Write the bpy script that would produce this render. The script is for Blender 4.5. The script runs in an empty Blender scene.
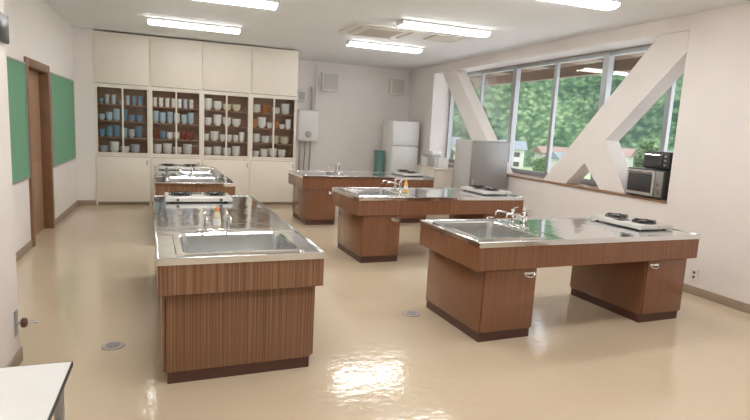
import bpy, bmesh, math, random
from mathutils import Vector, Matrix, noise
random.seed(4)
S = bpy.context.scene
COL = S.collection
try:
    S.view_settings.view_transform = 'Standard'
except Exception:
    pass

# ------------------------------------------------------------------ materials
def newmat(name):
    m = bpy.data.materials.new(name); m.use_nodes = True
    nt = m.node_tree
    return m, nt, nt.nodes, nt.links, nt.nodes['Principled BSDF']

def mat(name, c, rough=0.5, metal=0.0, var=0.06, scale=8.0, bump=0.0, bscale=40.0, spec=0.5, stretch=(1,1,1), coat=0.0):
    m, nt, N, L, b = newmat(name)
    tc = N.new('ShaderNodeTexCoord'); mp = N.new('ShaderNodeMapping')
    mp.inputs['Scale'].default_value = stretch
    L.new(tc.outputs['Object'], mp.inputs['Vector'])
    n = N.new('ShaderNodeTexNoise'); n.inputs['Scale'].default_value = scale
    n.inputs['Detail'].default_value = 4
    L.new(mp.outputs[0], n.inputs['Vector'])
    r = N.new('ShaderNodeValToRGB')
    r.color_ramp.elements[0].position = 0.3; r.color_ramp.elements[1].position = 0.7
    r.color_ramp.elements[0].color = tuple(max(0, x*(1-var)) for x in c)+(1,)
    r.color_ramp.elements[1].color = tuple(min(1, x*(1+var)) for x in c)+(1,)
    L.new(n.outputs['Fac'], r.inputs['Fac']); L.new(r.outputs[0], b.inputs['Base Color'])
    b.inputs['Roughness'].default_value = rough; b.inputs['Metallic'].default_value = metal
    b.inputs['Specular IOR Level'].default_value = spec
    b.inputs['Coat Weight'].default_value = coat
    if bump > 0:
        n2 = N.new('ShaderNodeTexNoise'); n2.inputs['Scale'].default_value = bscale
        L.new(mp.outputs[0], n2.inputs['Vector'])
        bp = N.new('ShaderNodeBump'); bp.inputs['Strength'].default_value = bump
        bp.inputs['Distance'].default_value = 0.01
        L.new(n2.outputs['Fac'], bp.inputs['Height']); L.new(bp.outputs[0], b.inputs['Normal'])
    return m

def stripe_wood(name, c1, c2, c3, sx=130, rough=0.28):
    m, nt, N, L, b = newmat(name)
    tc = N.new('ShaderNodeTexCoord'); mp = N.new('ShaderNodeMapping')
    mp.inputs['Scale'].default_value = (sx, sx, 0.5)
    L.new(tc.outputs['Object'], mp.inputs['Vector'])
    n = N.new('ShaderNodeTexNoise'); n.inputs['Scale'].default_value = 1.0
    n.inputs['Detail'].default_value = 1
    L.new(mp.outputs[0], n.inputs['Vector'])
    r = N.new('ShaderNodeValToRGB')
    e = r.color_ramp.elements
    e[0].position = 0.34; e[0].color = c1+(1,)
    e[1].position = 0.66; e[1].color = c3+(1,)
    k = e.new(0.5); k.color = c2+(1,)
    L.new(n.outputs['Fac'], r.inputs['Fac']); L.new(r.outputs[0], b.inputs['Base Color'])
    b.inputs['Roughness'].default_value = rough
    return m

def glassmat(name, refl=0.12, tint=(1,1,1)):
    m, nt, N, L, b = newmat(name)
    N.remove(b)
    out = [x for x in N if x.type == 'OUTPUT_MATERIAL'][0]
    t = N.new('ShaderNodeBsdfTransparent'); t.inputs[0].default_value = tint+(1,)
    g = N.new('ShaderNodeBsdfGlossy'); g.inputs['Roughness'].default_value = 0.02
    lw = N.new('ShaderNodeLayerWeight'); lw.inputs['Blend'].default_value = 0.15
    mu = N.new('ShaderNodeMath'); mu.operation = 'MULTIPLY_ADD'; mu.inputs[1].default_value = 0.4; mu.inputs[2].default_value = refl*0.4
    L.new(lw.outputs['Fresnel'], mu.inputs[0])
    mx = N.new('ShaderNodeMixShader')
    L.new(mu.outputs[0], mx.inputs[0]); L.new(t.outputs[0], mx.inputs[1]); L.new(g.outputs[0], mx.inputs[2])
    L.new(mx.outputs[0], out.inputs[0])
    return m

def emit(name, c, s):
    m, nt, N, L, b = newmat(name)
    b.inputs['Base Color'].default_value = c+(1,)
    b.inputs['Emission Color'].default_value = c+(1,)
    b.inputs['Emission Strength'].default_value = s
    return m

M_WALL = mat('wall_paint', (0.82,0.765,0.73), 0.75, var=0.015, scale=3, bump=0.06, bscale=120)
M_CEIL = mat('ceiling_panel', (0.86,0.86,0.86), 0.85, var=0.05, scale=60, bump=0.15, bscale=90)
M_BASE = mat('baseboard_vinyl', (0.36,0.27,0.20), 0.5)
M_CREAM = mat('cream_laminate', (0.80,0.735,0.63), 0.4, var=0.015)
M_CREAMD = mat('cream_edge', (0.56,0.50,0.41), 0.5)
M_OFFW = mat('off_white_panel', (0.76,0.73,0.68), 0.6, var=0.02)
M_WOODS = stripe_wood('striped_teak', (0.175,0.083,0.042), (0.252,0.127,0.068), (0.335,0.185,0.106))
M_WOODG = stripe_wood('smooth_teak', (0.205,0.090,0.046), (0.230,0.104,0.055), (0.256,0.121,0.066), rough=.16)
M_WOODP = mat('plain_brown_laminate', (0.19,0.09,0.048), 0.35, var=0.15, scale=3, stretch=(20,20,1))
M_PLINTH = mat('plinth_red_brown', (0.095,0.040,0.028), 0.4)
M_DARKIN = mat('cabinet_interior_brown', (0.34,0.165,0.085), 0.5, var=0.15, scale=4)
M_DOOR = mat('door_oak', (0.36,0.215,0.125), 0.45, var=0.15, scale=3, stretch=(14,14,1))
M_FRAME = mat('door_frame_brown', (0.22,0.115,0.06), 0.4, var=0.12, scale=4)
M_SILL = mat('sill_brown', (0.30,0.17,0.10), 0.35, var=0.1)
M_GREEN = mat('green_felt', (0.16,0.345,0.215), 0.95, var=0.06, scale=50, bump=0.1, bscale=200)
M_ALU = mat('aluminium', (0.42,0.43,0.44), 0.4, metal=0.6, var=0.04)
M_STEEL = mat('stainless_steel', (0.86,0.88,0.90), 0.09, metal=1.0, var=0.012, scale=3, bump=0.34, bscale=5)
M_SINK = mat('sink_steel', (0.68,0.69,0.69), 0.24, metal=1.0, var=0.05, scale=9)
M_CHROME = mat('chrome', (0.82,0.82,0.82), 0.08, metal=1.0, var=0.02)
M_BLACK = mat('black_enamel', (0.018,0.018,0.018), 0.3)
M_GLOSSB = mat('smoked_glass', (0.05,0.05,0.052), 0.08, coat=.6)
M_DARK = mat('dark_plastic', (0.04,0.038,0.037), 0.4)
M_STOVE = mat('grey_cream_enamel', (0.60,0.585,0.55), 0.28, metal=0.2)
M_WHITE = mat('white_enamel', (0.78,0.78,0.76), 0.25, var=0.015)
M_GREY = mat('grey_metallic', (0.29,0.28,0.27), 0.35, metal=0.3, var=0.03)
M_GREYL = mat('grey_side', (0.44,0.42,0.40), 0.4, var=0.03)
M_WPLAS = mat('white_plastic', (0.76,0.74,0.71), 0.45)
M_ORANGE = mat('orange_plastic', (0.85,0.27,0.03), 0.3)
M_AMBER = mat('amber_plastic', (0.85,0.42,0.06), 0.3)
M_PALE = mat('pale_bottle_plastic', (0.72,0.62,0.45), 0.25)
M_BROWNP = mat('brown_plastic', (0.10,0.04,0.02), 0.3)
M_TEAL = mat('teal_plastic', (0.14,0.28,0.26), 0.5)
M_GLASS = glassmat('window_glass', 0.08)
M_GLASSC = glassmat('cabinet_glass', 0.08, (0.99,0.995,0.99))
M_LIGHT = emit('lamp_diffuser', (1.0,0.99,0.975), 22)
M_SPK = mat('speaker_cloth', (0.60,0.57,0.53), 0.9, var=0.06, scale=150)

def floor_mat():
    m, nt, N, L, b = newmat('vinyl_floor')
    tc = N.new('ShaderNodeTexCoord')
    n = N.new('ShaderNodeTexNoise'); n.inputs['Scale'].default_value = 1.6; n.inputs['Detail'].default_value = 6
    L.new(tc.outputs['Object'], n.inputs['Vector'])
    r = N.new('ShaderNodeValToRGB')
    r.color_ramp.elements[0].position = 0.35; r.color_ramp.elements[1].position = 0.7
    r.color_ramp.elements[0].color = (0.605,0.495,0.355,1)
    r.color_ramp.elements[1].color = (0.62,0.51,0.37,1)
    L.new(n.outputs['Fac'], r.inputs['Fac']); L.new(r.outputs[0], b.inputs['Base Color'])
    n2 = N.new('ShaderNodeTexNoise'); n2.inputs['Scale'].default_value = 16; n2.inputs['Detail'].default_value = 3
    L.new(tc.outputs['Object'], n2.inputs['Vector'])
    bp = N.new('ShaderNodeBump'); bp.inputs['Strength'].default_value = 0.2; bp.inputs['Distance'].default_value = 0.01
    L.new(n2.outputs['Fac'], bp.inputs['Height']); L.new(bp.outputs[0], b.inputs['Normal'])
    b.inputs['Roughness'].default_value = 0.09
    b.inputs['Specular IOR Level'].default_value = 0.62
    return m
M_FLOOR = floor_mat()

# ------------------------------------------------------------------ mesh builder
class MB:
    def __init__(s): s.bm = bmesh.new()
    def box(s, x0,x1,y0,y1,z0,z1, mi=0, bevel=0.0, seg=2):
        n0 = set(s.bm.faces)
        vs = [s.bm.verts.new((x,y,z)) for x in (x0,x1) for y in (y0,y1) for z in (z0,z1)]
        idx = [(0,1,3,2),(4,6,7,5),(0,4,5,1),(2,3,7,6),(0,2,6,4),(1,5,7,3)]
        fs = [s.bm.faces.new([vs[i] for i in q]) for q in idx]
        if bevel > 0:
            es = list({e for f in fs for e in f.edges})
            bmesh.ops.bevel(s.bm, geom=es, offset=bevel, segments=seg, affect='EDGES', profile=0.5)
        for f in s.bm.faces:
            if f not in n0: f.material_index = mi
        return s
    def rings(s, rings, mi=0, cap0=True, cap1=True):
        R = [[s.bm.verts.new(p) for p in r] for r in rings]
        n = len(R[0])
        for a, b in zip(R[:-1], R[1:]):
            for i in range(n):
                f = s.bm.faces.new((a[i], a[(i+1)%n], b[(i+1)%n], b[i])); f.material_index = mi; f.smooth = True
        if cap0: f = s.bm.faces.new(list(reversed(R[0]))); f.material_index = mi
        if cap1: f = s.bm.faces.new(R[-1]); f.material_index = mi
        return s
    def cyl(s, p0, p1, r, r2=None, seg=16, mi=0):
        return s.tube([p0,p1], r, seg, mi, r2)
    def tube(s, pts, r, seg=12, mi=0, r2=None):
        pts = [Vector(p) for p in pts]
        rs = []
        d0 = (pts[1]-pts[0]).normalized()
        ref = Vector((0,0,1)) if abs(d0.z) < 0.9 else Vector((1,0,0))
        for i, p in enumerate(pts):
            if i == 0: d = pts[1]-pts[0]
            elif i == len(pts)-1: d = pts[-1]-pts[-2]
            else: d = (pts[i+1]-pts[i]).normalized()+(pts[i]-pts[i-1]).normalized()
            d.normalize()
            u = d.cross(ref)
            if u.length < 1e-4: u = d.cross(Vector((0,1,0)))
            u.normalize(); v = d.cross(u)
            rr = r if (r2 is None or i == 0) else r2
            rs.append([p+(u*math.cos(2*math.pi*k/seg)+v*math.sin(2*math.pi*k/seg))*rr for k in range(seg)])
        return s.rings(rs, mi)
    def lathe(s, prof, c=(0,0,0), seg=20, mi=0, cap0=True, cap1=False):
        rs = [[Vector((c[0]+r*math.cos(2*math.pi*k/seg), c[1]+r*math.sin(2*math.pi*k/seg), c[2]+z)) for k in range(seg)] for r, z in prof]
        return s.rings(rs, mi, cap0, cap1)
    def prism(s, poly, x0, x1, mi=0):
        a = [Vector((x0,p[0],p[1])) for p in poly]; b = [Vector((x1,p[0],p[1])) for p in poly]
        s.rings([a,b], mi)
        return s
    def obj(s, name, mats, parent=None, loc=None, smooth=True):
        bmesh.ops.recalc_face_normals(s.bm, faces=s.bm.faces)
        me = bpy.data.meshes.new(name); s.bm.to_mesh(me); s.bm.free()
        for m in (mats if isinstance(mats, (list,tuple)) else [mats]): me.materials.append(m)
        me.polygons.foreach_set('use_smooth', [bool(smooth)]*len(me.polygons))
        if smooth: me.set_sharp_from_angle(angle=math.radians(35))
        o = bpy.data.objects.new(name, me); COL.objects.link(o)
        if parent is not None: o.parent = parent
        if loc is not None: o.location = loc
        return o

def struct(o): o['kind'] = 'structure'; return o
def tag(o, label, cat, group=None):
    o['label'] = label; o['category'] = cat
    if group: o['group'] = group
    return o
def thing(name, label, cat, loc=(0,0,0), rz=0.0, group=None):
    e = bpy.data.objects.new(name, None); e.empty_display_size = 0.1
    COL.objects.link(e); e.location = loc; e.rotation_euler = (0,0,rz)
    return tag(e, label, cat, group)
def dup(root, loc, rz=None, label=None):
    allo = [root]+list(root.children_recursive)
    mp = {}
    for o in allo:
        c = o.copy(); COL.objects.link(c); mp[o] = c
    for o in allo[1:]: mp[o].parent = mp[o.parent]
    r = mp[root]; r.location = loc
    if rz is not None: r.rotation_euler = (0,0,rz)
    if label: r['label'] = label
    return r
def rrect(cx,cy,hx,hy,r,z,seg=5):
    pts = []
    for (sx,sy,a0) in ((1,1,0),(-1,1,90),(-1,-1,180),(1,-1,270)):
        for k in range(seg+1):
            a = math.radians(a0+90*k/seg)
            pts.append(Vector((cx+sx*(hx-r)+r*(math.cos(a)), cy+sy*(hy-r)+r*math.sin(a), z)))
    return pts

# ------------------------------------------------------------------ room
XL, XR, YF, YB, C = -1.58, 5.30, -2.0, 12.1, 3.02
YC = 10.6
struct(MB().box(XL-.15,XR+.5,YF-.15,YB+.15,-.15,0).obj('floor', M_FLOOR, smooth=False))
struct(MB().box(XL-.15,XR+.5,YF-.15,YB+.15,C,C+.15).obj('ceiling', M_CEIL, smooth=False))
DY0, DY1, DZ1 = 7.35, 8.47, 2.13
m = MB(); m.box(XL-.15,XL,YF,DY0,0,C); m.box(XL-.15,XL,DY1,YB,0,C); m.box(XL-.15,XL,DY0,DY1,DZ1,C)
struct(m.obj('wall_left', M_WALL, smooth=False))
struct(MB().box(XL,-.93,YF,3.89,0,C, bevel=.008).obj('wall_entrance', M_WALL, smooth=False))
WY0, WY1, WZ0, WZ1 = 4.6, 10.85, .93, 2.85
m = MB(); m.box(XR,XR+.5,YF,WY0,0,C); m.box(XR,XR+.5,WY1,YB,0,C); m.box(XR,XR+.5,WY0,WY1,0,WZ0); m.box(XR,XR+.5,WY0,WY1,WZ1,C)
struct(m.obj('wall_right', M_WALL, smooth=False))
m = MB(); m.box(XL,XR,YB,YB+.15,0,C); m.box(XL,-1.275,YC,YB,0,C); m.box(-1.275,2.26,YC+.5,YB,0,C)
struct(m.obj('wall_back', M_WALL, smooth=False))
struct(MB().box(XL-.15,XR+.5,YF-.15,YF,0,C).obj('wall_front', M_WALL, smooth=False))
m = MB(); m.box(XL,XL+.012,3.89,DY0-.07,0,.09,bevel=.003); m.box(XL,XL+.012,DY1+.07,YC,0,.09,bevel=.003)
struct(m.obj('baseboard_left', M_BASE))
struct(MB().box(-.93,-.918,YF,3.89,0,.09,bevel=.003).obj('baseboard_entrance', M_BASE))
struct(MB().box(XR-.012,XR,YF,YB-.012,0,.09,bevel=.003).obj('baseboard_right', M_BASE))
m = MB(); m.box(2.27,XR-.013,YB-.012,YB,0,.09,bevel=.003); m.box(XL+.013,-1.28,YC-.012,YC,0,.09,bevel=.003)
struct(m.obj('baseboard_back', M_BASE))
struct(MB().box(XR-.02,XR+.40,WY0,WY1,WZ0,WZ0+.028,bevel=.005).obj('trim_1', M_SILL))
m = MB()
m.box(XL-.14,XL+.025,DY0-.07,DY0+.03,0,DZ1+.07,bevel=.004); m.box(XL-.14,XL+.025,DY1-.03,DY1+.07,0,DZ1+.07,bevel=.004)
m.box(XL-.14,XL+.025,DY0+.03,DY1-.03,DZ1-.03,DZ1+.07,bevel=.004)
struct(m.obj('trim_2', M_FRAME))
m = MB(); m.box(XL-.13,XL-.09,DY0+.03,DY1-.03,0.005,DZ1-.03)
m.box(XL-.095,XL-.085,DY0+.1,DY1-.1,.15,.95,bevel=.004,mi=0); m.box(XL-.095,XL-.085,DY0+.1,DY1-.1,1.05,DZ1-.15,bevel=.004)
m.box(XL-.09,XL-.075,DY0+.06,DY0+.09,.9,1.1,mi=1)
struct(m.obj('door_1', [M_DOOR, M_ALU]))
XG = XR+.43
def window(n, y0, y1, mull):
    m = MB(); t = .055
    m.box(XG-.02,XG+.07,y0,y0+t,WZ0,WZ1); m.box(XG-.02,XG+.07,y1-t,y1,WZ0,WZ1)
    m.box(XG-.01,XG+.07,y0+t,y1-t,WZ0,WZ0+.10); m.box(XG-.01,XG+.07,y0+t,y1-t,WZ1-.07,WZ1)
    for y in mull: m.box(XG,XG+.055,y-.035,y+.035,WZ0+.10,WZ1-.07)
    ys = [y0+t]+list(mull)+[y1-t]
    for a,b in zip(ys[:-1],ys[1:]):
        m.box(XG+.028,XG+.034,a,b,WZ0+.10,WZ1-.07,mi=1)
    struct(m.obj('window_%d'%n, [M_ALU, M_GLASS], smooth=False))
window(1, WY0, 6.25, [5.15]); window(2, 6.25, 8.45, [7.35]); window(3, 8.45, WY1, [9.6])
def brace(poly, label):
    tag(MB().prism(poly, XR+.02, XR+.25).obj('diagonal_brace', M_WALL, smooth=False), label, 'structural brace')
zb, zt = WZ0+.03, WZ1
brace([(6.88,zb),(6.36,zb),(6.02,1.284),(5.68,zb),(5.24,zb),(5.68,1.610),(4.62,2.62),(4.62,zt),(5.02,zt)], 'wide painted diagonal brace with a short second leg')
brace([(8.00,zb),(8.56,zb),(10.52,zt),(9.94,zt)], 'painted diagonal brace behind the grey refrigerator')

# ------------------------------------------------------------------ green boards
def board(y0,y1,label):
    t = thing('bulletin_board', label, 'bulletin board', (XL,(y0+y1)/2,.85), group='green boards on the wall')
    w=(y1-y0)/2
    MB().box(.001,.018,-w,w,0,1.26).obj('felt_panel', M_GREEN, t, smooth=False)
    m = MB(); f=.02
    m.box(.001,.026,-w-f,-w,-f,1.26+f); m.box(.001,.026,w,w+f,-f,1.26+f); m.box(.001,.026,-w,w,-f,0); m.box(.001,.026,-w,w,1.26,1.26+f)
    m.obj('board_frame', M_ALU, t, smooth=False)
board(5.4,7.23,'green felt bulletin board beside the wooden door')
board(8.64,10.42,'green felt bulletin board next to the storage cabinets')

# ------------------------------------------------------------------ storage cabinets
UW = (2.26+1.275)/4
SH = [.93,1.21,1.50,1.79]
def cabinet_unit():
    t = thing('storage_cabinet', 'tall cream built-in cabinet with glazed dish section', 'cabinet', (-1.275,YC,0), group='built-in dish cabinets')
    w = UW; th=.02; D=.5
    m = MB()
    m.box(0,th,0,D,.0,3.0); m.box(w-th,w,0,D,0,3.0)
    m.box(th,w-th,D-.16,D-.145,0,3.0,mi=1)
    m.box(th,w-th,.02,D-.16,.88,.91); m.box(th,w-th,0,D-.16,2.09,2.13); m.box(th,w-th,.02,D-.16,2.96,3.0)
    m.box(th,w-th,.03,D-.16,.05,.08)
    for z in SH[1:]: m.box(th,w-th,.06,D-.16,z-.02,z-.002,mi=1)
    m.box(th,th+.004,.06,D-.16,.91,2.09,mi=1); m.box(w-th-.004,w-th,.06,D-.16,.91,2.09,mi=1)
    m.box(th,w-th,.04,D-.16,.91,.925,mi=1)
    m.box(th,w-th,.02,.03,0,.06,mi=2)
    m.obj('cabinet_body', [M_CREAM, M_DARKIN, M_BASE], t, smooth=False)
    MB().box(.007,w-.007,-.02,-.001,2.138,2.992,bevel=.003).obj('upper_door', M_CREAM, t)
    d = MB().box(.007,w-.007,-.02,-.001,.065,.870,bevel=.003).obj('lower_door', M_CREAM, t)
    MB().box(w-.06,w-.035,-.03,-.02,.74,.82,bevel=.003).obj('door_pull', M_CREAMD, d)
    for k,(a,b,yy) in enumerate(((th+.002,w/2+.015,-.004),(w/2-.015,w-th-.002,.016))):
        f = MB(); z0,z1=.915,2.088; s=.022
        f.box(a,a+s,yy,yy+.015,z0,z1); f.box(b-s,b,yy,yy+.015,z0,z1); f.box(a+s,b-s,yy,yy+.015,z0,z0+s+.01); f.box(a+s,b-s,yy,yy+.015,z1-s,z1)
        g = f.obj('glass_door', M_CREAM, t, smooth=False)
        MB().box(a+s,b-s,yy+.005,yy+.009,z0+s,z1-s).obj('glass_pane', M_GLASSC, g, smooth=False)
    MB().box(-.0,w,-.012,0,.876,.912).obj('cabinet_rail', M_CREAM, t, smooth=False)
    return t
cu = cabinet_unit()
for i in range(1,4): dup(cu, (-1.275+UW*i, YC, 0))

def fin(m,name,mats):
    o = m.obj(name, mats); me=o.data; bpy.data.objects.remove(o); return me
def bowl_mesh(name, r, h, mats, th=.004):
    m = MB(); m.lathe([(r*.45,0),(r*.48,h*.12),(r*.8,h*.45),(r,h),(r-th,h),(r*.8-th,h*.5),(r*.4,h*.2)], seg=18, cap0=True, cap1=True)
    return fin(m,name,mats)
def cup_mesh(name, r, h, mats):
    m = MB(); m.lathe([(r*.75,0),(r*.9,h*.15),(r,h),(r-.004,h),(r*.8,h*.2)], seg=18, cap0=True, cap1=True)
    m.tube([(r*.95,0,h*.8),(r*1.4,0,h*.75),(r*1.45,0,h*.4),(r*.95,0,h*.25)], .005, 6)
    return fin(m,name,mats)
def plate_mesh(name, r, h, mats):
    m = MB(); m.lathe([(r*.5,0),(r*.55,h*.3),(r,h),(r-.002,h+.003),(r*.55,h*.5),(r*.1,h*.4)], seg=20, cap0=True, cap1=True)
    return fin(m,name,mats)
CH = {'white':mat('white_china',(0.90,0.89,0.87),.2),'blue':mat('blue_china',(0.17,0.31,0.45),.2),'pale blue':mat('pale_blue_china',(0.52,0.67,0.77),.2),
 'red lacquer':mat('red_lacquer',(0.30,0.045,0.02),.2),'grey':mat('grey_china',(0.46,0.53,0.57),.25),'black lacquer':mat('dark_lacquer',(0.03,0.02,0.02),.2),
 'cream':mat('cream_china',(0.80,0.74,0.56),.25),'orange':mat('orange_china',(0.60,0.24,0.06),.3)}
K = {}
for nm,mt in CH.items():
    K['bowl',nm] = (bowl_mesh('bowl',.058,.050,mt),.118,.020,.050)
    K['large bowl',nm] = (bowl_mesh('large_bowl',.084,.065,mt),.170,.020,.065)
    K['cup',nm] = (cup_mesh('cup',.038,.08,mt),.100,.0805,.08)
    K['plate',nm] = (plate_mesh('plate',.09,.022,mt),.183,.0115,.025)
plan = [
 [('large bowl',['white','grey','blue'],4,8),('bowl',['blue','blue','grey'],4,9),('bowl',['blue','pale blue','blue'],4,9),('cup',['blue','blue','grey'],2,2)],
 [('large bowl',['pale blue','white','blue'],4,8),('bowl',['red lacquer','black lacquer','blue','white'],3,7),('bowl',['pale blue','white','blue'],5,9),('cup',['pale blue','white','blue'],2,2)],
 [('large bowl',['pale blue','white','white'],4,8),('bowl',['white','white','pale blue'],5,9),('large bowl',['white'],4,8),('large bowl',['white','white','white','cream'],4,9)],
 [('large bowl',['white','grey','white'],4,8),('plate',['white','cream','red lacquer'],7,15),('bowl',['orange','grey','white','white'],3,8),('plate',['white','white','orange'],7,16)],
]
for i in range(4):
    x0 = -1.275+UW*i+.03; x1 = -1.275+UW*(i+1)-.028
    for s in range(4):
        kd0,cols,na,nb = plan[i][s]
        x=x0; prev=random.choice(cols)
        while True:
            kd=kd0
            if random.random()<.12: kd=random.choice(['bowl','plate','large bowl'])
            c2=prev if random.random()<.5 else random.choice(cols); prev=c2
            me,p,st_,hh = K[kd,c2]
            if x+p > x1: break
            cx=x+p/2; x+=p+random.uniform(.001,.006)
            n=random.randint(na,nb)
            if kd=='cup': n=2 if random.random()<.85 else 1
            zmax = (SH[s+1]-.02 if s<3 else 2.08)-SH[s]-.02
            for q in range(min(n, int((zmax-hh)/st_)+1)):
                o = bpy.data.objects.new(kd.replace(' ','_'), me); COL.objects.link(o)
                o.location=(cx, YC+.15, (SH[s] if s else .926)+q*st_+.0005)
                o.rotation_euler=(0,0,random.choice((-.9,-1.3,-1.7)) if kd=='cup' else 0)
                lab = {'bowl':c2+' bowl in a stack on the cabinet shelf','large bowl':c2+' wide serving bowl stacked on the cabinet shelf','cup':c2+' mug stacked on the cabinet shelf','plate':c2+' plate in a pile on the cabinet shelf'}[kd]
                tag(o, lab, kd.split()[-1], kd+'s in the glazed cabinets')

# ------------------------------------------------------------------ kitchen islands
def island(ext=0.0, W2=.485, label='', M_WOOD=None):
    t = thing('kitchen_island', label, 'kitchen island', group='cooking islands')
    L2 = 1.185; E=L2+ext
    hx0,hx1,hy = -1.10,-.50,.36
    m = MB(); z0,z1=.765,.80
    m.box(-L2,hx0,-W2,W2,z0,z1); m.box(hx1,E,-W2,W2,z0,z1); m.box(hx0,hx1,-W2,-hy,z0,z1); m.box(hx0,hx1,hy,W2,z0,z1)
    lp=.014
    for a in ((-L2,E,-W2,-W2+lp),(-L2,E,W2-lp,W2),(-L2,-L2+lp,-W2+lp,W2-lp),(E-lp,E,-W2+lp,W2-lp)):
        m.box(*a,z1-.001,z1+.008,bevel=.003)
    m.box(-.365,-.355,-W2+lp,W2-lp,z1-.001,z1+.004)
    m.obj('worktop', M_STEEL, t)
    m = MB(); cx=(hx0+hx1)/2; hx=(hx1-hx0)/2
    m.rings([rrect(cx,0,hx+.032,hy+.032,.05,.8005), rrect(cx,0,hx+.028,hy+.028,.05,.812), rrect(cx,0,hx-.008,hy-.008,.06,.812), rrect(cx,0,hx-.016,hy-.016,.06,.800)], 1, False, False)
    m.rings([rrect(cx,0,hx-.016,hy-.016,.06,.800), rrect(cx,0,hx-.03,hy-.03,.06,.635), rrect(cx,0,hx-.06,hy-.06,.06,.612), rrect(cx,0,.04,.04,.02,.606)], 0, False, True)
    m.lathe([(.045,.608),(.045,.614),(.03,.614),(.02,.610)], c=(cx,0,0), mi=1, cap1=True)
    m.obj('sink', [M_SINK, M_CHROME], t)
    m = MB(); z0,z1=.585,.765; a=L2-.006; ae=E-.006; b=W2-.006; h=.02
    m.box(-a,ae,-b,-b+h,z0,z1); m.box(-a,ae,b-h,b,z0,z1); m.box(-a,-a+h,-b+h,b-h,z0,z1); m.box(ae-h,ae,-b+h,b-h,z0,z1)
    m.box(-a+h,ae-h,-b+h,b-h,z0+.005,z0+.012,mi=1)
    m.obj('apron', [M_WOOD, M_WOODP], t, smooth=False)
    for sx in (-1,1):
        off = ext if sx>0 else 0
        xa,xb = sorted((sx*1.10+off, sx*.60+off)); wb=W2-.05
        MB().box(xa,xb,-wb,wb,.075,.590,bevel=.003).obj('cabinet_body', M_WOOD, t)
        MB().box(xa+.008,xb-.008,-wb+.008,wb-.008,0,.075).obj('plinth', M_PLINTH, t, smooth=False)
        for sy in (-1,1):
            ya,yb = sorted((sy*(wb+.001), sy*(wb+.019)))
            d = MB().box(xa+.01,xb-.01,ya,yb,.085,.575,bevel=.003).obj('cabinet_door', M_WOOD, t)
            hxp = sx*.68+off; k0=wb+.019
            pts=[(hxp+.045*math.cos(q), sy*(k0+.003+.02*math.sin(math.pi*k/8)), .535-.022*math.sin(math.pi*k/8)) for k,q in [(k,math.pi*k/8) for k in range(9)]]
            hm = MB().tube(pts,.006,8); hm.box(hxp-.055,hxp+.055,*sorted((sy*k0,sy*(k0+.005))),.528,.548,bevel=.002)
            hm.obj('door_handle', M_CHROME, d)
    fx=-.415; fy=.05
    MB().box(fx-.030,fx+.030,fy-.09,fy+.17,.80,.825,bevel=.008).obj('faucet_base', M_CHROME, t)
    for yy in (fy-.04,fy+.12):
        q = MB(); b0=.825
        q.lathe([(.022,.0),(.022,.010),(.014,.014),(.014,.095),(.018,.10),(.018,.118),(.008,.124)], c=(fx,yy,b0), cap1=True)
        q.tube([(fx,yy,b0+.12),(fx+.012,yy,b0+.135),(fx+.055,yy,b0+.142)],.006,8)
        q.tube([(fx+dx_,yy,b0+dz_) for dx_,dz_ in ((-.010,.078),(-.05,.088),(-.11,.105),(-.165,.108),(-.182,.098),(-.186,.075))],.009,10)
        q.obj('faucet', M_CHROME, t)
    return t
TH = math.radians(2.3)
def gridpt(org, dx, dy, rz):
    return (org[0]+dx*math.cos(rz)-dy*math.sin(rz), org[1]+dx*math.sin(rz)+dy*math.cos(rz), 0)
RA = TH+math.pi/2
B1 = (3.29,3.93,0); B2 = (3.17,6.43,0); B3 = (3.08,8.93,0)
isl = island(0,.485,'glossy brown cooking island with steel sink and open knee space', M_WOODG)
isl.location = B1; isl.rotation_euler=(0,0,TH)
dup(isl, B2); dup(isl, B3)
A1 = (.36,4.42,0); A2=(.225,8.32,0)
a2 = island(0,.485,'brown striped cooking island standing before the dish cabinets', M_WOODS)
a2.location=A2; a2.rotation_euler=(0,0,RA)
ia = island(.36,.50,'long brown striped cooking island with a deep steel sink', M_WOODS)
ia.location=A1; ia.rotation_euler=(0,0,RA)

def stove():
    t = thing('gas_stove', 'pale two-burner gas stove with low black grates', 'stove', group='gas stoves on the islands')
    MB().box(-.31,.31,-.22,.22,.010,.050,bevel=.010).obj('stove_body', M_STOVE, t)
    for a in (-.25,.25):
        for b in (-.17,.17): MB().cyl((a,b,0),(a,b,.012),.018,seg=10).obj('stove_foot', M_DARK, t)
    MB().box(-.05,.05,.06,.18,.049,.055,bevel=.002).obj('grill_vent', M_DARK, t)
    for sx in (-1,1):
        cx=sx*.165
        m=MB(); m.lathe([(.105,.049),(.107,.053),(.088,.053),(.08,.051)],c=(cx,.01,0),cap1=True)
        m.obj('drip_tray', M_DARK, t)
        m=MB(); m.lathe([(.04,.052),(.04,.064),(.03,.068)],c=(cx,.01,0),cap1=True)
        m.obj('burner', M_BLACK, t)
        m=MB()
        for k in range(6):
            a=k*math.pi/3
            m.tube([(cx+.035*math.cos(a),.01+.035*math.sin(a),.075),(cx+.10*math.cos(a),.01+.10*math.sin(a),.075),(cx+.108*math.cos(a),.01+.108*math.sin(a),.052)],.005,6)
        m.tube([(cx+.088*math.cos(k*math.pi/12),.01+.088*math.sin(k*math.pi/12),.070) for k in range(25)],.005,6)
        m.obj('grate', M_BLACK, t)
        MB().cyl((sx*.2,-.22,.030),(sx*.2,-.236,.030),.014).obj('control_knob', M_DARK, t)
    return t
st = stove()
def onisl(o, rz, dx, dy, z=.8005):
    p = gridpt(o,dx,dy,rz); return (p[0],p[1],z)
st.location = onisl(B1,TH,.92,.07); st.rotation_euler=(0,0,RA)
dup(st, onisl(B2,TH,.92,.05), RA); dup(st, onisl(B3,TH,.92,.05), RA)
dup(st, onisl(A1,RA,1.25,.08), TH); dup(st, onisl(A2,RA,.85,.1), TH)

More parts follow.
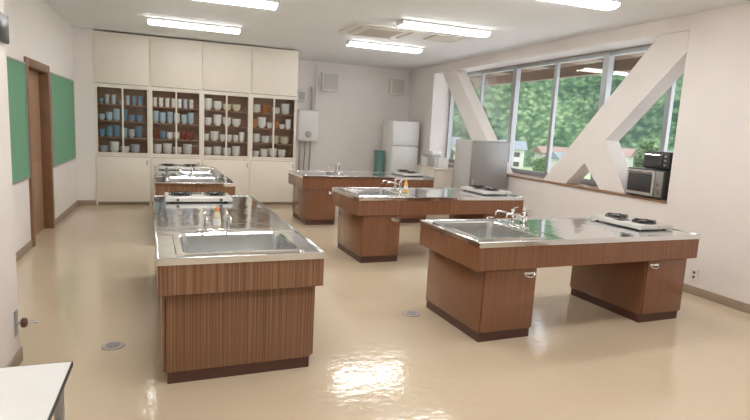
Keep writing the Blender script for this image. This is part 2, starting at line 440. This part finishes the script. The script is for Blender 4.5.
def bottle(loc, mt, label, capm=M_WPLAS, h=.15, k=1.0):
    t = thing('soap_bottle', label, 'bottle', loc)
    MB().lathe([(.026*k,0),(.03*k,.006),(.03*k,h*.62),(.022*k,h*.78),(.011*k,h*.84)],seg=18,cap1=True).obj('bottle_body', mt, t)
    MB().lathe([(.016*k,h*.84),(.016*k,h*.95),(.008*k,h*1.05)],seg=14,cap1=True).obj('bottle_cap', capm, t)
    MB().lathe([(.0305*k,.03),(.0305*k,h*.5)],seg=18,cap0=False).obj('bottle_label', M_WPLAS, t)
bottle(onisl(A1,RA,-.30,.07,.801), M_PALE, 'pale dish soap bottle with orange cap behind taps', M_ORANGE, .16, .9)
bottle(onisl(B2,TH,-.27,.14), M_AMBER, 'amber dish soap bottle on the middle steel worktop', M_AMBER, .15, .85)
bottle(onisl(B1,TH,-.25,.22), M_BROWNP, 'dark soap bottle with pale cap beside the taps', M_WPLAS)

t = thing('steel_tray','shallow steel tray on the worktop','tray', onisl(A2,RA,.15,-.1), RA)
MB().rings([rrect(0,0,.17,.22,.03,0),rrect(0,0,.19,.24,.04,.025),rrect(0,0,.185,.235,.04,.025),rrect(0,0,.165,.215,.03,.005)],0,True,True).obj('tray_pan', M_STEEL, t)

# ------------------------------------------------------------------ ceiling lights
def clight():
    t = thing('ceiling_light','surface fluorescent ceiling light with bright white diffuser','ceiling light',group='ceiling lights')
    m=MB(); m.box(-.66,.66,-.12,.12,-.03,-.0005,bevel=.004)
    m.box(-.66,-.645,-.11,.11,-.065,-.03); m.box(.645,.66,-.11,.11,-.065,-.03)
    m.obj('light_housing', M_WHITE, t)
    MB().rings([[Vector((x,y,z)) for y,z in ((-.115,-.031),(-.105,-.062),(-.06,-.075),(.06,-.075),(.105,-.062),(.115,-.031))] for x in (-.644,.644)]).obj('light_diffuser', M_LIGHT, t, smooth=False)
    return t
cl = clight(); first=True
for x,y in ((.45,.7),(3.5,.7),(.45,2.75),(3.5,2.75),(.47,4.72),(3.60,4.66),(.50,6.74),(3.44,6.83),(.31,8.90),(3.37,8.90)):
    if first: cl.location=(x,y,C); first=False
    else: dup(cl,(x,y,C))

t = thing('air_conditioner','off-white ceiling cassette with central grille','air conditioner',(2.86,7.75,C))
MB().box(-.52,.52,-.46,.46,-.02,-.0005,bevel=.008).obj('cassette_panel', M_OFFW, t)
m=MB()
for k in range(12): m.box(-.24,.24,-.24+k*.042,-.222+k*.042,-.028,-.019)
m.box(-.26,.26,-.26,-.245,-.03,-.019); m.box(-.26,.26,.265,.28,-.03,-.019)
m.obj('intake_grille', M_CREAMD, t, smooth=False)
for (a,b,c,d) in ((-.3,.3,-.41,-.35),(-.3,.3,.35,.41),(-.41,-.35,-.3,.3),(.35,.41,-.3,.3)):
    MB().box(a,b,c,d,-.026,-.019,bevel=.003).obj('louver', M_CREAMD, t)
t = thing('access_panel','square ceiling access hatch with metal rim','hatch',(3.88,7.7,C))
MB().box(-.22,.22,-.22,.22,-.008,0).obj('hatch_panel', M_OFFW, t, smooth=False)
m=MB()
for a in ((-.24,.24,-.24,-.22),(-.24,.24,.22,.24),(-.24,-.22,-.22,.22),(.22,.24,-.22,.22)): m.box(*a,-.012,0)
m.obj('hatch_rim', M_CREAMD, t, smooth=False)

# ------------------------------------------------------------------ fridges
def fridge(loc, w, d, h, split, mf, ms, label, rz=0):
    t = thing('refrigerator', label, 'refrigerator', loc, rz)
    MB().box(-w/2,w/2,-d/2+.05,d/2,.03,h,bevel=.012).obj('fridge_body', ms, t)
    for a in (-w/2+.06,w/2-.06):
        for b in (-d/2+.1,d/2-.06): MB().cyl((a,b,0),(a,b,.035),.02,seg=10).obj('fridge_foot', M_DARK, t)
    for (a,b) in ((.06,split-.006),(split+.006,h-.004)):
        dd = MB().box(-w/2,w/2,-d/2,-d/2+.046,a,b,bevel=.012,seg=3).obj('fridge_door', mf, t)
        hz_ = b-.32 if a<.1 else a+.04
        MB().box(-w/2+.02,-w/2+.04,-d/2-.018,-d/2-.001,hz_,hz_+.26 if a<.1 else min(hz_+.2,b-.05),bevel=.006).obj('fridge_handle', ms, dd)
fridge((4.86,11.5,0), .64,.64,1.80,1.25, M_WHITE, M_WHITE, 'white two-door refrigerator standing in the corner')
fridge((4.87,7.98,0), .68,.60,1.50,.62, M_GREY, M_GREYL, 'grey two-door refrigerator beside the window wall')

t = thing('microwave_oven','silver microwave oven with reflective door on the sill','microwave', (XR+.14,4.91,WZ0+.0285), -math.pi/2)
MB().box(-.27,.27,-.18,.20,.01,.34,bevel=.008).obj('oven_body', M_DARK, t)
dd=MB().box(-.265,.15,-.20,-.181,.03,.325,bevel=.005).obj('oven_door', M_GREYL, t)
MB().box(-.235,.120,-.204,-.199,.065,.285,bevel=.003).obj('door_window', M_GLOSSB, dd)
MB().tube([(-.23,-.215,.306),(.12,-.215,.306)],.007,8).obj('door_handle', M_CHROME, dd)
MB().box(.16,.262,-.195,-.181,.03,.325,bevel=.004).obj('control_panel', M_GREY, t)
for z in (.1,.18): MB().cyl((.21,-.195,z),(.21,-.21,z),.02).obj('control_knob', M_CHROME, t)
for a in (-.2,.2):
    for b in (-.14,.16): MB().cyl((a,b,0),(a,b,.012),.015,seg=8).obj('oven_foot', M_DARK, t)
t = thing('toaster_oven','small black toaster oven stacked on the microwave','toaster oven',(XR+.16,4.82,WZ0+.0285+.341),-math.pi/2)
MB().box(-.18,.18,-.16,.15,.008,.21,bevel=.02,seg=3).obj('toaster_body', M_DARK, t)
dd=MB().box(-.165,.09,-.172,-.161,.03,.185,bevel=.004).obj('toaster_door', M_GLOSSB, t)
MB().tube([(-.14,-.185,.17),(.07,-.185,.17)],.006,8).obj('door_handle', M_CHROME, dd)
for z in (.06,.11,.16): MB().cyl((.135,-.16,z),(.135,-.175,z),.013).obj('control_knob', M_ALU, t)
for a in (-.14,.14):
    for b in (-.12,.1): MB().cyl((a,b,0),(a,b,.01),.012,seg=8).obj('toaster_foot', M_DARK, t)

# ------------------------------------------------------------------ back recess wall items
def speaker(loc,w,h,label):
    t=thing('wall_speaker',label,'speaker',loc)
    MB().box(-w/2,w/2,-.14,0-.001,-h/2,h/2,bevel=.008).obj('speaker_box', M_WPLAS, t)
    MB().box(-w/2+.03,w/2-.03,-.148,-.139,-h/2+.03,h/2-.03,bevel=.003).obj('speaker_grille', M_SPK, t)
speaker((3.3,YB,2.58),.40,.40,'square wall speaker in a pale box')
speaker((4.93,YB,2.6),.36,.38,'square pale wall box near the corner')
t=thing('water_heater','white wall-mounted gas water heater with pipes','water heater',(2.80,YB,1.24))
MB().box(-.24,.24,-.24,-.001,0,.70,bevel=.06,seg=4).obj('heater_body', M_WHITE, t)
q=MB().lathe([(.07,0),(.075,.01),(.06,.02)],c=(0,0,0),cap1=True).obj('heater_dial', M_GREYL, t)
q.location=(0,-.24,.16); q.rotation_euler=(math.pi/2,0,0)
for x in (-.14,-.03,.09): MB().tube([(x,-.1,.01),(x,-.1,-.30),(x,-.05,-.45),(x,-.05,-1.23)],.018,8).obj('heater_pipe', M_GREYL, t)
MB().tube([(.1,-.1,.68),(.1,-.1,1.1),(.1,-.02,1.2)],.035,12).obj('flue_pipe', M_GREYL, t)
MB().tube([(.19,-.07,.68),(.19,-.07,1.7)],.015,8).obj('conduit', M_WPLAS, t)
t=thing('control_box','small white electrical box above the heater','electrical box',(2.66,YB,2.12))
MB().box(-.1,.1,-.12,-.001,0,.26,bevel=.008).obj('box_case', M_WPLAS, t)
MB().box(-.07,.07,-.128,-.119,.03,.2,bevel=.003).obj('box_cover', M_GREYL, t)
t=thing('storage_bin','teal plastic bin with lid beside the refrigerator','bin',(4.42,11.65,0))
MB().rings([rrect(0,0,.05,.14,.02,0),rrect(0,0,.065,.17,.02,1.08)],0,True,True).obj('bin_body', M_TEAL, t)
MB().box(-.07,.07,-.18,.18,1.08,1.12,bevel=.01).obj('bin_lid', M_TEAL, t)
t=thing('side_cabinet','low cream side cabinet under the window','cabinet',(5.07,10.1,0))
m=MB(); m.box(-.19,.20,-.45,.45,.04,.86,bevel=.005); m.box(-.17,.19,-.43,.43,0,.04); m.box(-.21,.205,-.47,.47,.86,.885,bevel=.004)
m.obj('cabinet_body', M_CREAM, t)
for a,b in ((-.44,-.01),(.01,.44)):
    dd=MB().box(-.208,-.191,a,b,.07,.85,bevel=.003).obj('cabinet_door', M_CREAM, t)
    MB().box(-.22,-.208,(b-.07 if a<0 else a+.05),(b-.05 if a<0 else a+.07),.5,.65,bevel=.003).obj('door_handle', M_ALU, dd)
def carton(loc,s,label,mt,lid=M_WHITE):
    t=thing('carton',label,'box',loc)
    MB().box(-s[0]/2,s[0]/2,-s[1]/2,s[1]/2,0,s[2],bevel=.006).obj('carton_body', mt, t)
    MB().box(-s[0]/2-.004,s[0]/2+.004,-s[1]/2-.004,s[1]/2+.004,s[2]*.8,s[2]+.004,bevel=.003).obj('carton_lid', lid, t)
carton((5.06,9.78,.886),(.22,.2,.20),'white lidded box on the side cabinet',M_WPLAS)
carton((5.05,10.08,.886),(.2,.2,.32),'tall white lidded box on the side cabinet',M_GREYL)
carton((5.06,10.4,.886),(.22,.22,.24),'grey and white box on the side cabinet',M_WPLAS,M_GREYL)

t=thing('wall_outlet','small pale wall outlet above the baseboard','outlet',(XR,4.12,.22))
MB().box(-.02,-.001,-.04,.04,-.06,.06,bevel=.004).obj('outlet_plate', M_WPLAS, t)
for z in (-.025,.025): MB().box(-.023,-.019,-.012,.012,z-.012,z+.012).obj('socket', M_DARK, t, smooth=False)
t=thing('wall_monitor','small dark wall fixture high on the wall','wall fixture',(-.93,3.74,1.98))
MB().box(.001,.025,-.12,.12,0,.16,bevel=.006).obj('fixture_case', M_DARK, t)
MB().box(.025,.029,-.09,.09,.03,.13,bevel=.002).obj('fixture_screen', M_BLACK, t)
t=thing('lever_handle','metal lever handle with round dark hub','handle',(-.93,3.80,.28))
MB().box(0,.008,-.03,.03,-.08,.08,bevel=.003).obj('handle_plate', M_ALU, t)
m=MB(); m.lathe([(.02,0),(.030,.006),(.032,.020),(.026,.032),(.012,.036)],cap1=True,seg=24); o=m.obj('handle_hub', M_BROWNP, t); o.location=(.030,0,0); o.rotation_euler=(0,math.pi/2,0)
MB().tube([(.006,0,0),(.055,0,0)],.010,10).obj('handle_spindle', M_ALU, t)
MB().tube([(.055,0,0),(.075,-.012,.003),(.12,-.02,.008),(.145,-.02,.004)],.0095,10).obj('lever', M_CHROME, t)
def cap(x,y):
    t=thing('floor_cap','round metal floor outlet cover set in vinyl','floor cover',(x,y,0),group='floor covers')
    MB().lathe([(.075,.0005),(.075,.006),(.068,.009),(.05,.009)],cap1=True,seg=28).obj('cover_ring', M_GREYL, t)
    MB().lathe([(.045,.009),(.045,.012),(.02,.012)],cap1=True,seg=24).obj('cover_plug', M_GREY, t)
cap(1.97,4.17); cap(-.4,3.99)

t=thing('desk','white-topped desk with thin dark edge and steel legs','desk',(-.632,1.45,0))
w,d=.285,.68
MB().box(-w+.004,w-.004,-d+.004,d-.004,.684,.7008).obj('desk_top', M_WHITE, t, smooth=False)
m=MB(); m.box(-w,w,-d,-d+.004,.684,.7005); m.box(-w,w,d-.004,d,.684,.7005); m.box(-w,-w+.004,-d+.004,d-.004,.684,.7005); m.box(w-.004,w,-d+.004,d-.004,.684,.7005)
m.obj('edge_band', M_DARK, t, smooth=False)
for a in (-w+.04,w-.04):
    for b in (-d+.05,d-.05): MB().box(a-.015,a+.015,b-.015,b+.015,0,.684,bevel=.004).obj('leg', M_ALU, t)

# ------------------------------------------------------------------ exterior
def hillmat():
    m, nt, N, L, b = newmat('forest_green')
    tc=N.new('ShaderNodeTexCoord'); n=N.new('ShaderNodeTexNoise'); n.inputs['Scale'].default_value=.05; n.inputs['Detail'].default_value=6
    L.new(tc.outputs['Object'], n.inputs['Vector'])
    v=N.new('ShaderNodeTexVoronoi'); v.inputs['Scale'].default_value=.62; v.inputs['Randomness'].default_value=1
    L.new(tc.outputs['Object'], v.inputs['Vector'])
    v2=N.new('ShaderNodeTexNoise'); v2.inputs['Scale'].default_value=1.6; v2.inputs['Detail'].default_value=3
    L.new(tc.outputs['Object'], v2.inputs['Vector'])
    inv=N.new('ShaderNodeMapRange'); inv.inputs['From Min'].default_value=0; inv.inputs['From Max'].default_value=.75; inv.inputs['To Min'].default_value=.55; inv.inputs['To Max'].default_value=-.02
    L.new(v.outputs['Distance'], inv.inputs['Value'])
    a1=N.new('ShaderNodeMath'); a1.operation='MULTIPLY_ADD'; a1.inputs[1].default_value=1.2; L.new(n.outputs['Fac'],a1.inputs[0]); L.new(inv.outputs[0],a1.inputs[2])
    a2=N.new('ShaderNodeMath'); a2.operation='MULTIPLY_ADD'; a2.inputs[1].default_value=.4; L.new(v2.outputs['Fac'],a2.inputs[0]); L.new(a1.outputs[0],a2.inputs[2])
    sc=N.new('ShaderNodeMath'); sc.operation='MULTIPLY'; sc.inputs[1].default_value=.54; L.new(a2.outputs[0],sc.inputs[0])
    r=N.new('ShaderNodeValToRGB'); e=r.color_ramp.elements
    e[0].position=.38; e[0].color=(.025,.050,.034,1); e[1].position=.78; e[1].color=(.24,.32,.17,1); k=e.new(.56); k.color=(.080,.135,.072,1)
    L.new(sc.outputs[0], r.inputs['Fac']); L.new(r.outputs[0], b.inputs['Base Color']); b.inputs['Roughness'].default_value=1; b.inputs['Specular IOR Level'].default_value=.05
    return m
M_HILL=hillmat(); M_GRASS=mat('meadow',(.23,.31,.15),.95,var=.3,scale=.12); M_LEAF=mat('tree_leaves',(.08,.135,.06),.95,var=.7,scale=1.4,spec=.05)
M_BARK=mat('bark',(.08,.05,.03),.9); M_ROOF=mat('roof_tiles',(.16,.19,.22),.6); M_ROOF2=mat('brown_roof',(.22,.14,.11),.6); M_HWALL=mat('house_wall',(.50,.49,.46),.8)
M_ROAD=mat('asphalt',(.40,.40,.40),.9); M_BEAM=mat('brown_eave_beam',(.22,.14,.09),.7); M_RAIL=mat('pale_rail_paint',(.62,.62,.61),.5)
GZ=-4.5
ANG=39.0
def uv(u,v):
    a=math.radians(ANG); return (u*math.sin(a)+v*math.cos(a), u*math.cos(a)-v*math.sin(a))
o=MB().box(-110,150,-90,110,-.3,0).obj('meadow',M_GRASS,smooth=False)
o.location=(uv(120,0)[0],uv(120,0)[1],GZ); o.rotation_euler=(0,0,-math.radians(ANG))
tag(o,'flat grassy valley floor with fields','field')
def strip(u0,u1,v0,v1,mt,name,label,cat):
    q=MB(); pts=[uv(u0,v0),uv(u1,v0),uv(u1,v1),uv(u0,v1)]
    q.rings([[Vector((p[0],p[1],GZ+z)) for p in pts] for z in (.01,.06)])
    tag(q.obj(name,mt,smooth=False),label,cat)
M_RICE=mat('paddy_green',(.31,.43,.19),.9,var=.15,scale=.4)
strip(60,76,-30,24,M_RICE,'rice_field','bright green rice field in the valley','field')
strip(90,111,-62,70,M_RICE,'rice_field','pale green rice field near the houses','field')
strip(81,85,-80,80,M_ROAD,'road','grey asphalt road crossing the valley','road')
def hz(u,v):
    k=max(0,u-118)
    h=min(k*.62, 78+ (u-118)*.04)
    n=noise.noise(Vector((u*.018,v*.018,0)))*9*min(1,k/20)
    t=abs(noise.noise(Vector((u*.30,v*.30,5))))*2.4+abs(noise.noise(Vector((u*.6,v*.6,9))))*2.4
    return GZ+h+n+t*min(1,k/4+.05)
bm=bmesh.new(); nx,ny=170,300; g=[]
for i in range(nx):
    row=[]
    for j in range(ny):
        u=116+i*.86; v=-130+j*.9
        p=uv(u,v); row.append(bm.verts.new((p[0],p[1],hz(u,v))))
    g.append(row)
for i in range(nx-1):
    for j in range(ny-1):
        f=bm.faces.new((g[i][j],g[i][j+1],g[i+1][j+1],g[i+1][j])); f.smooth=True
bmesh.ops.recalc_face_normals(bm,faces=bm.faces)
me=bpy.data.meshes.new('hillside'); bm.to_mesh(me); bm.free(); me.materials.append(M_HILL)
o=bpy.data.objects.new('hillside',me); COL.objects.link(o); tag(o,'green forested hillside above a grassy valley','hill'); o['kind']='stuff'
def tree_mesh(seed,s):
    bm=bmesh.new()
    for k in range(11):
        a=random.uniform(0,6.28); rr=random.uniform(.1,.9)*s; zz=random.uniform(1.5,3.8)*s
        bmesh.ops.create_icosphere(bm,subdivisions=3,radius=random.uniform(.45,.85)*s,matrix=Matrix.Translation((rr*math.cos(a),rr*math.sin(a),zz)))
    for v in bm.verts:
        n=noise.noise(v.co*3.3/s+Vector((seed,0,0))); v.co += Vector((n,noise.noise(v.co*3.9/s),n*.6))*.5*s
    me=bpy.data.meshes.new('foliage'); bm.to_mesh(me); bm.free(); me.materials.append(M_LEAF); return me
def tree(loc,s,k):
    t=thing('tree','leafy green tree on the valley floor','tree',loc,group='trees outside the windows')
    MB().tube([(0,0,0),(.05*s,0,1.2*s),(0,.05*s,2.2*s)],.14*s,8,r2=.08*s).obj('trunk',M_BARK,t)
    f=bpy.data.objects.new('foliage',tree_mesh(k*7.3,s)); COL.objects.link(f); f.parent=t
tk=[(54,-30,1.0),(79,29,1.3),(79,-36,1.4),(114,-40,1.8),(114,-9,1.3),(115,3,1.5),(115,16,1.6),(114,36,1.9),(79,14,.9),(115,-30,1.5),(79,-2,.8),(87,-17,.9),(87,15,.9),(113,-17,1.3),(114,24,1.4),(113,-3,1.1)]
for k,(u,v,s) in enumerate(tk):
    p=uv(u,v); tree((p[0],p[1],GZ+.001),s,k)
def house(u,v,w,d,h,rz,roof,label):
    p=uv(u,v)
    t=thing('house',label,'house',(p[0],p[1],GZ+.065),rz,group='houses outside the windows')
    MB().box(-w/2,w/2,-d/2,d/2,0,h).obj('house_wall',M_HWALL,t,smooth=False)
    m=MB(); m.prism([(-d/2-.5,h),(d/2+.5,h),(0,h+d*.3)],-w/2-.5,w/2+.5)
    m.obj('house_roof',roof,t,smooth=False)
    for q in range(3):
        for zz in (.7,2.4):
            if zz+.8<h:
                for sy in (-1,1):
                    MB().box(-w/2+w*(q+.3)/3,-w/2+w*(q+.7)/3,*sorted((sy*d/2,sy*(d/2+.05))),zz,zz+.8).obj('house_window',M_DARK,t,smooth=False)
R_=-math.radians(ANG)
house(102,-10,7.5,5,3.7,R_+.2,M_ROOF,'two-storey pale house with a grey roof')
house(108,9,7,4.5,3.6,R_-.3,M_ROOF2,'pale house with a brown roof')
house(100,2,5.5,4,2.5,R_+.5,M_ROOF,'low pale house with dark tiled roof')
house(107,-24,10,5,3.8,R_,M_ROOF,'long pale building near the valley road')
house(104,20,7,4.5,3.6,R_+.1,M_ROOF,'pale house below the wooded hill')
house(94,-25,5,4,2.3,R_-.15,M_ROOF2,'small brown-roofed shed by the rice field')
house(107,-1,5.5,4,3.3,R_+.4,M_ROOF2,'narrow pale house at the foot of the hill')
p0=uv(56,0)
t=thing('roadside_fence','pale roadside fence crossing the valley field','fence',(p0[0],p0[1],GZ),-math.radians(ANG))
for z in (.5,1.0): MB().box(-27,26,-.04,.04,z,z+.12).obj('fence_rail',M_RAIL,t,smooth=False)
for k in range(22): MB().box(-27+k*2.5-.07,-27+k*2.5+.07,-.07,.07,0,1.2).obj('fence_post',M_RAIL,t,smooth=False)
o=MB().box(XR+.52,8.6,2.0,22,-4.4,-.02).obj('terrace',M_ROAD,smooth=False); tag(o,'grey concrete terrace outside the windows','terrace')
t=thing('eave','brown eave beam on slender posts outside the windows','eave',(7.3,0,-.02))
MB().box(-.06,.06,3,21,2.82,3.02).obj('eave_beam',M_BEAM,t,smooth=False)
for k in range(12):
    MB().box(-1.45,.5,3.3+k*1.5,3.38+k*1.5,3.02,3.14).obj('rafter',M_BEAM,t,smooth=False)
MB().box(-1.45,.5,3,21,3.14,3.17).obj('eave_soffit',M_BEAM,t,smooth=False)
for y in (3.2,20.8): MB().box(-.05,.05,y-.05,y+.05,0,2.82).obj('eave_post',M_BEAM,t,smooth=False)

# ------------------------------------------------------------------ world
w=bpy.data.worlds.new('World'); S.world=w; w.use_nodes=True
bg=w.node_tree.nodes['Background']
gr=w.node_tree.nodes.new('ShaderNodeTexNoise'); gr.inputs['Scale'].default_value=2.0
rp=w.node_tree.nodes.new('ShaderNodeValToRGB'); rp.color_ramp.elements[0].color=(.84,.92,1,1); rp.color_ramp.elements[1].color=(.97,.99,1,1)
tcw=w.node_tree.nodes.new('ShaderNodeTexCoord')
w.node_tree.links.new(tcw.outputs['Generated'],gr.inputs['Vector'])
w.node_tree.links.new(gr.outputs['Fac'],rp.inputs['Fac']); w.node_tree.links.new(rp.outputs[0],bg.inputs['Color'])
bg.inputs['Strength'].default_value=3.4

# ------------------------------------------------------------------ camera
cam=bpy.data.cameras.new('camera'); co=bpy.data.objects.new('camera',cam); COL.objects.link(co)
cam.sensor_width=36; cam.lens=541/750*36; cam.clip_start=.05; cam.clip_end=900
f=Vector((.3489,.9251,-.1483)).normalized()
R0=Vector((.9371,-.3454,.0525)).normalized()
r=(R0-f*R0.dot(f)).normalized(); u=r.cross(f).normalized()
mx=Matrix(((r.x,u.x,-f.x,0),(r.y,u.y,-f.y,0),(r.z,u.z,-f.z,1.6),(0,0,0,1)))
co.matrix_world=mx
S.camera=co
print('done', len(bpy.data.objects))
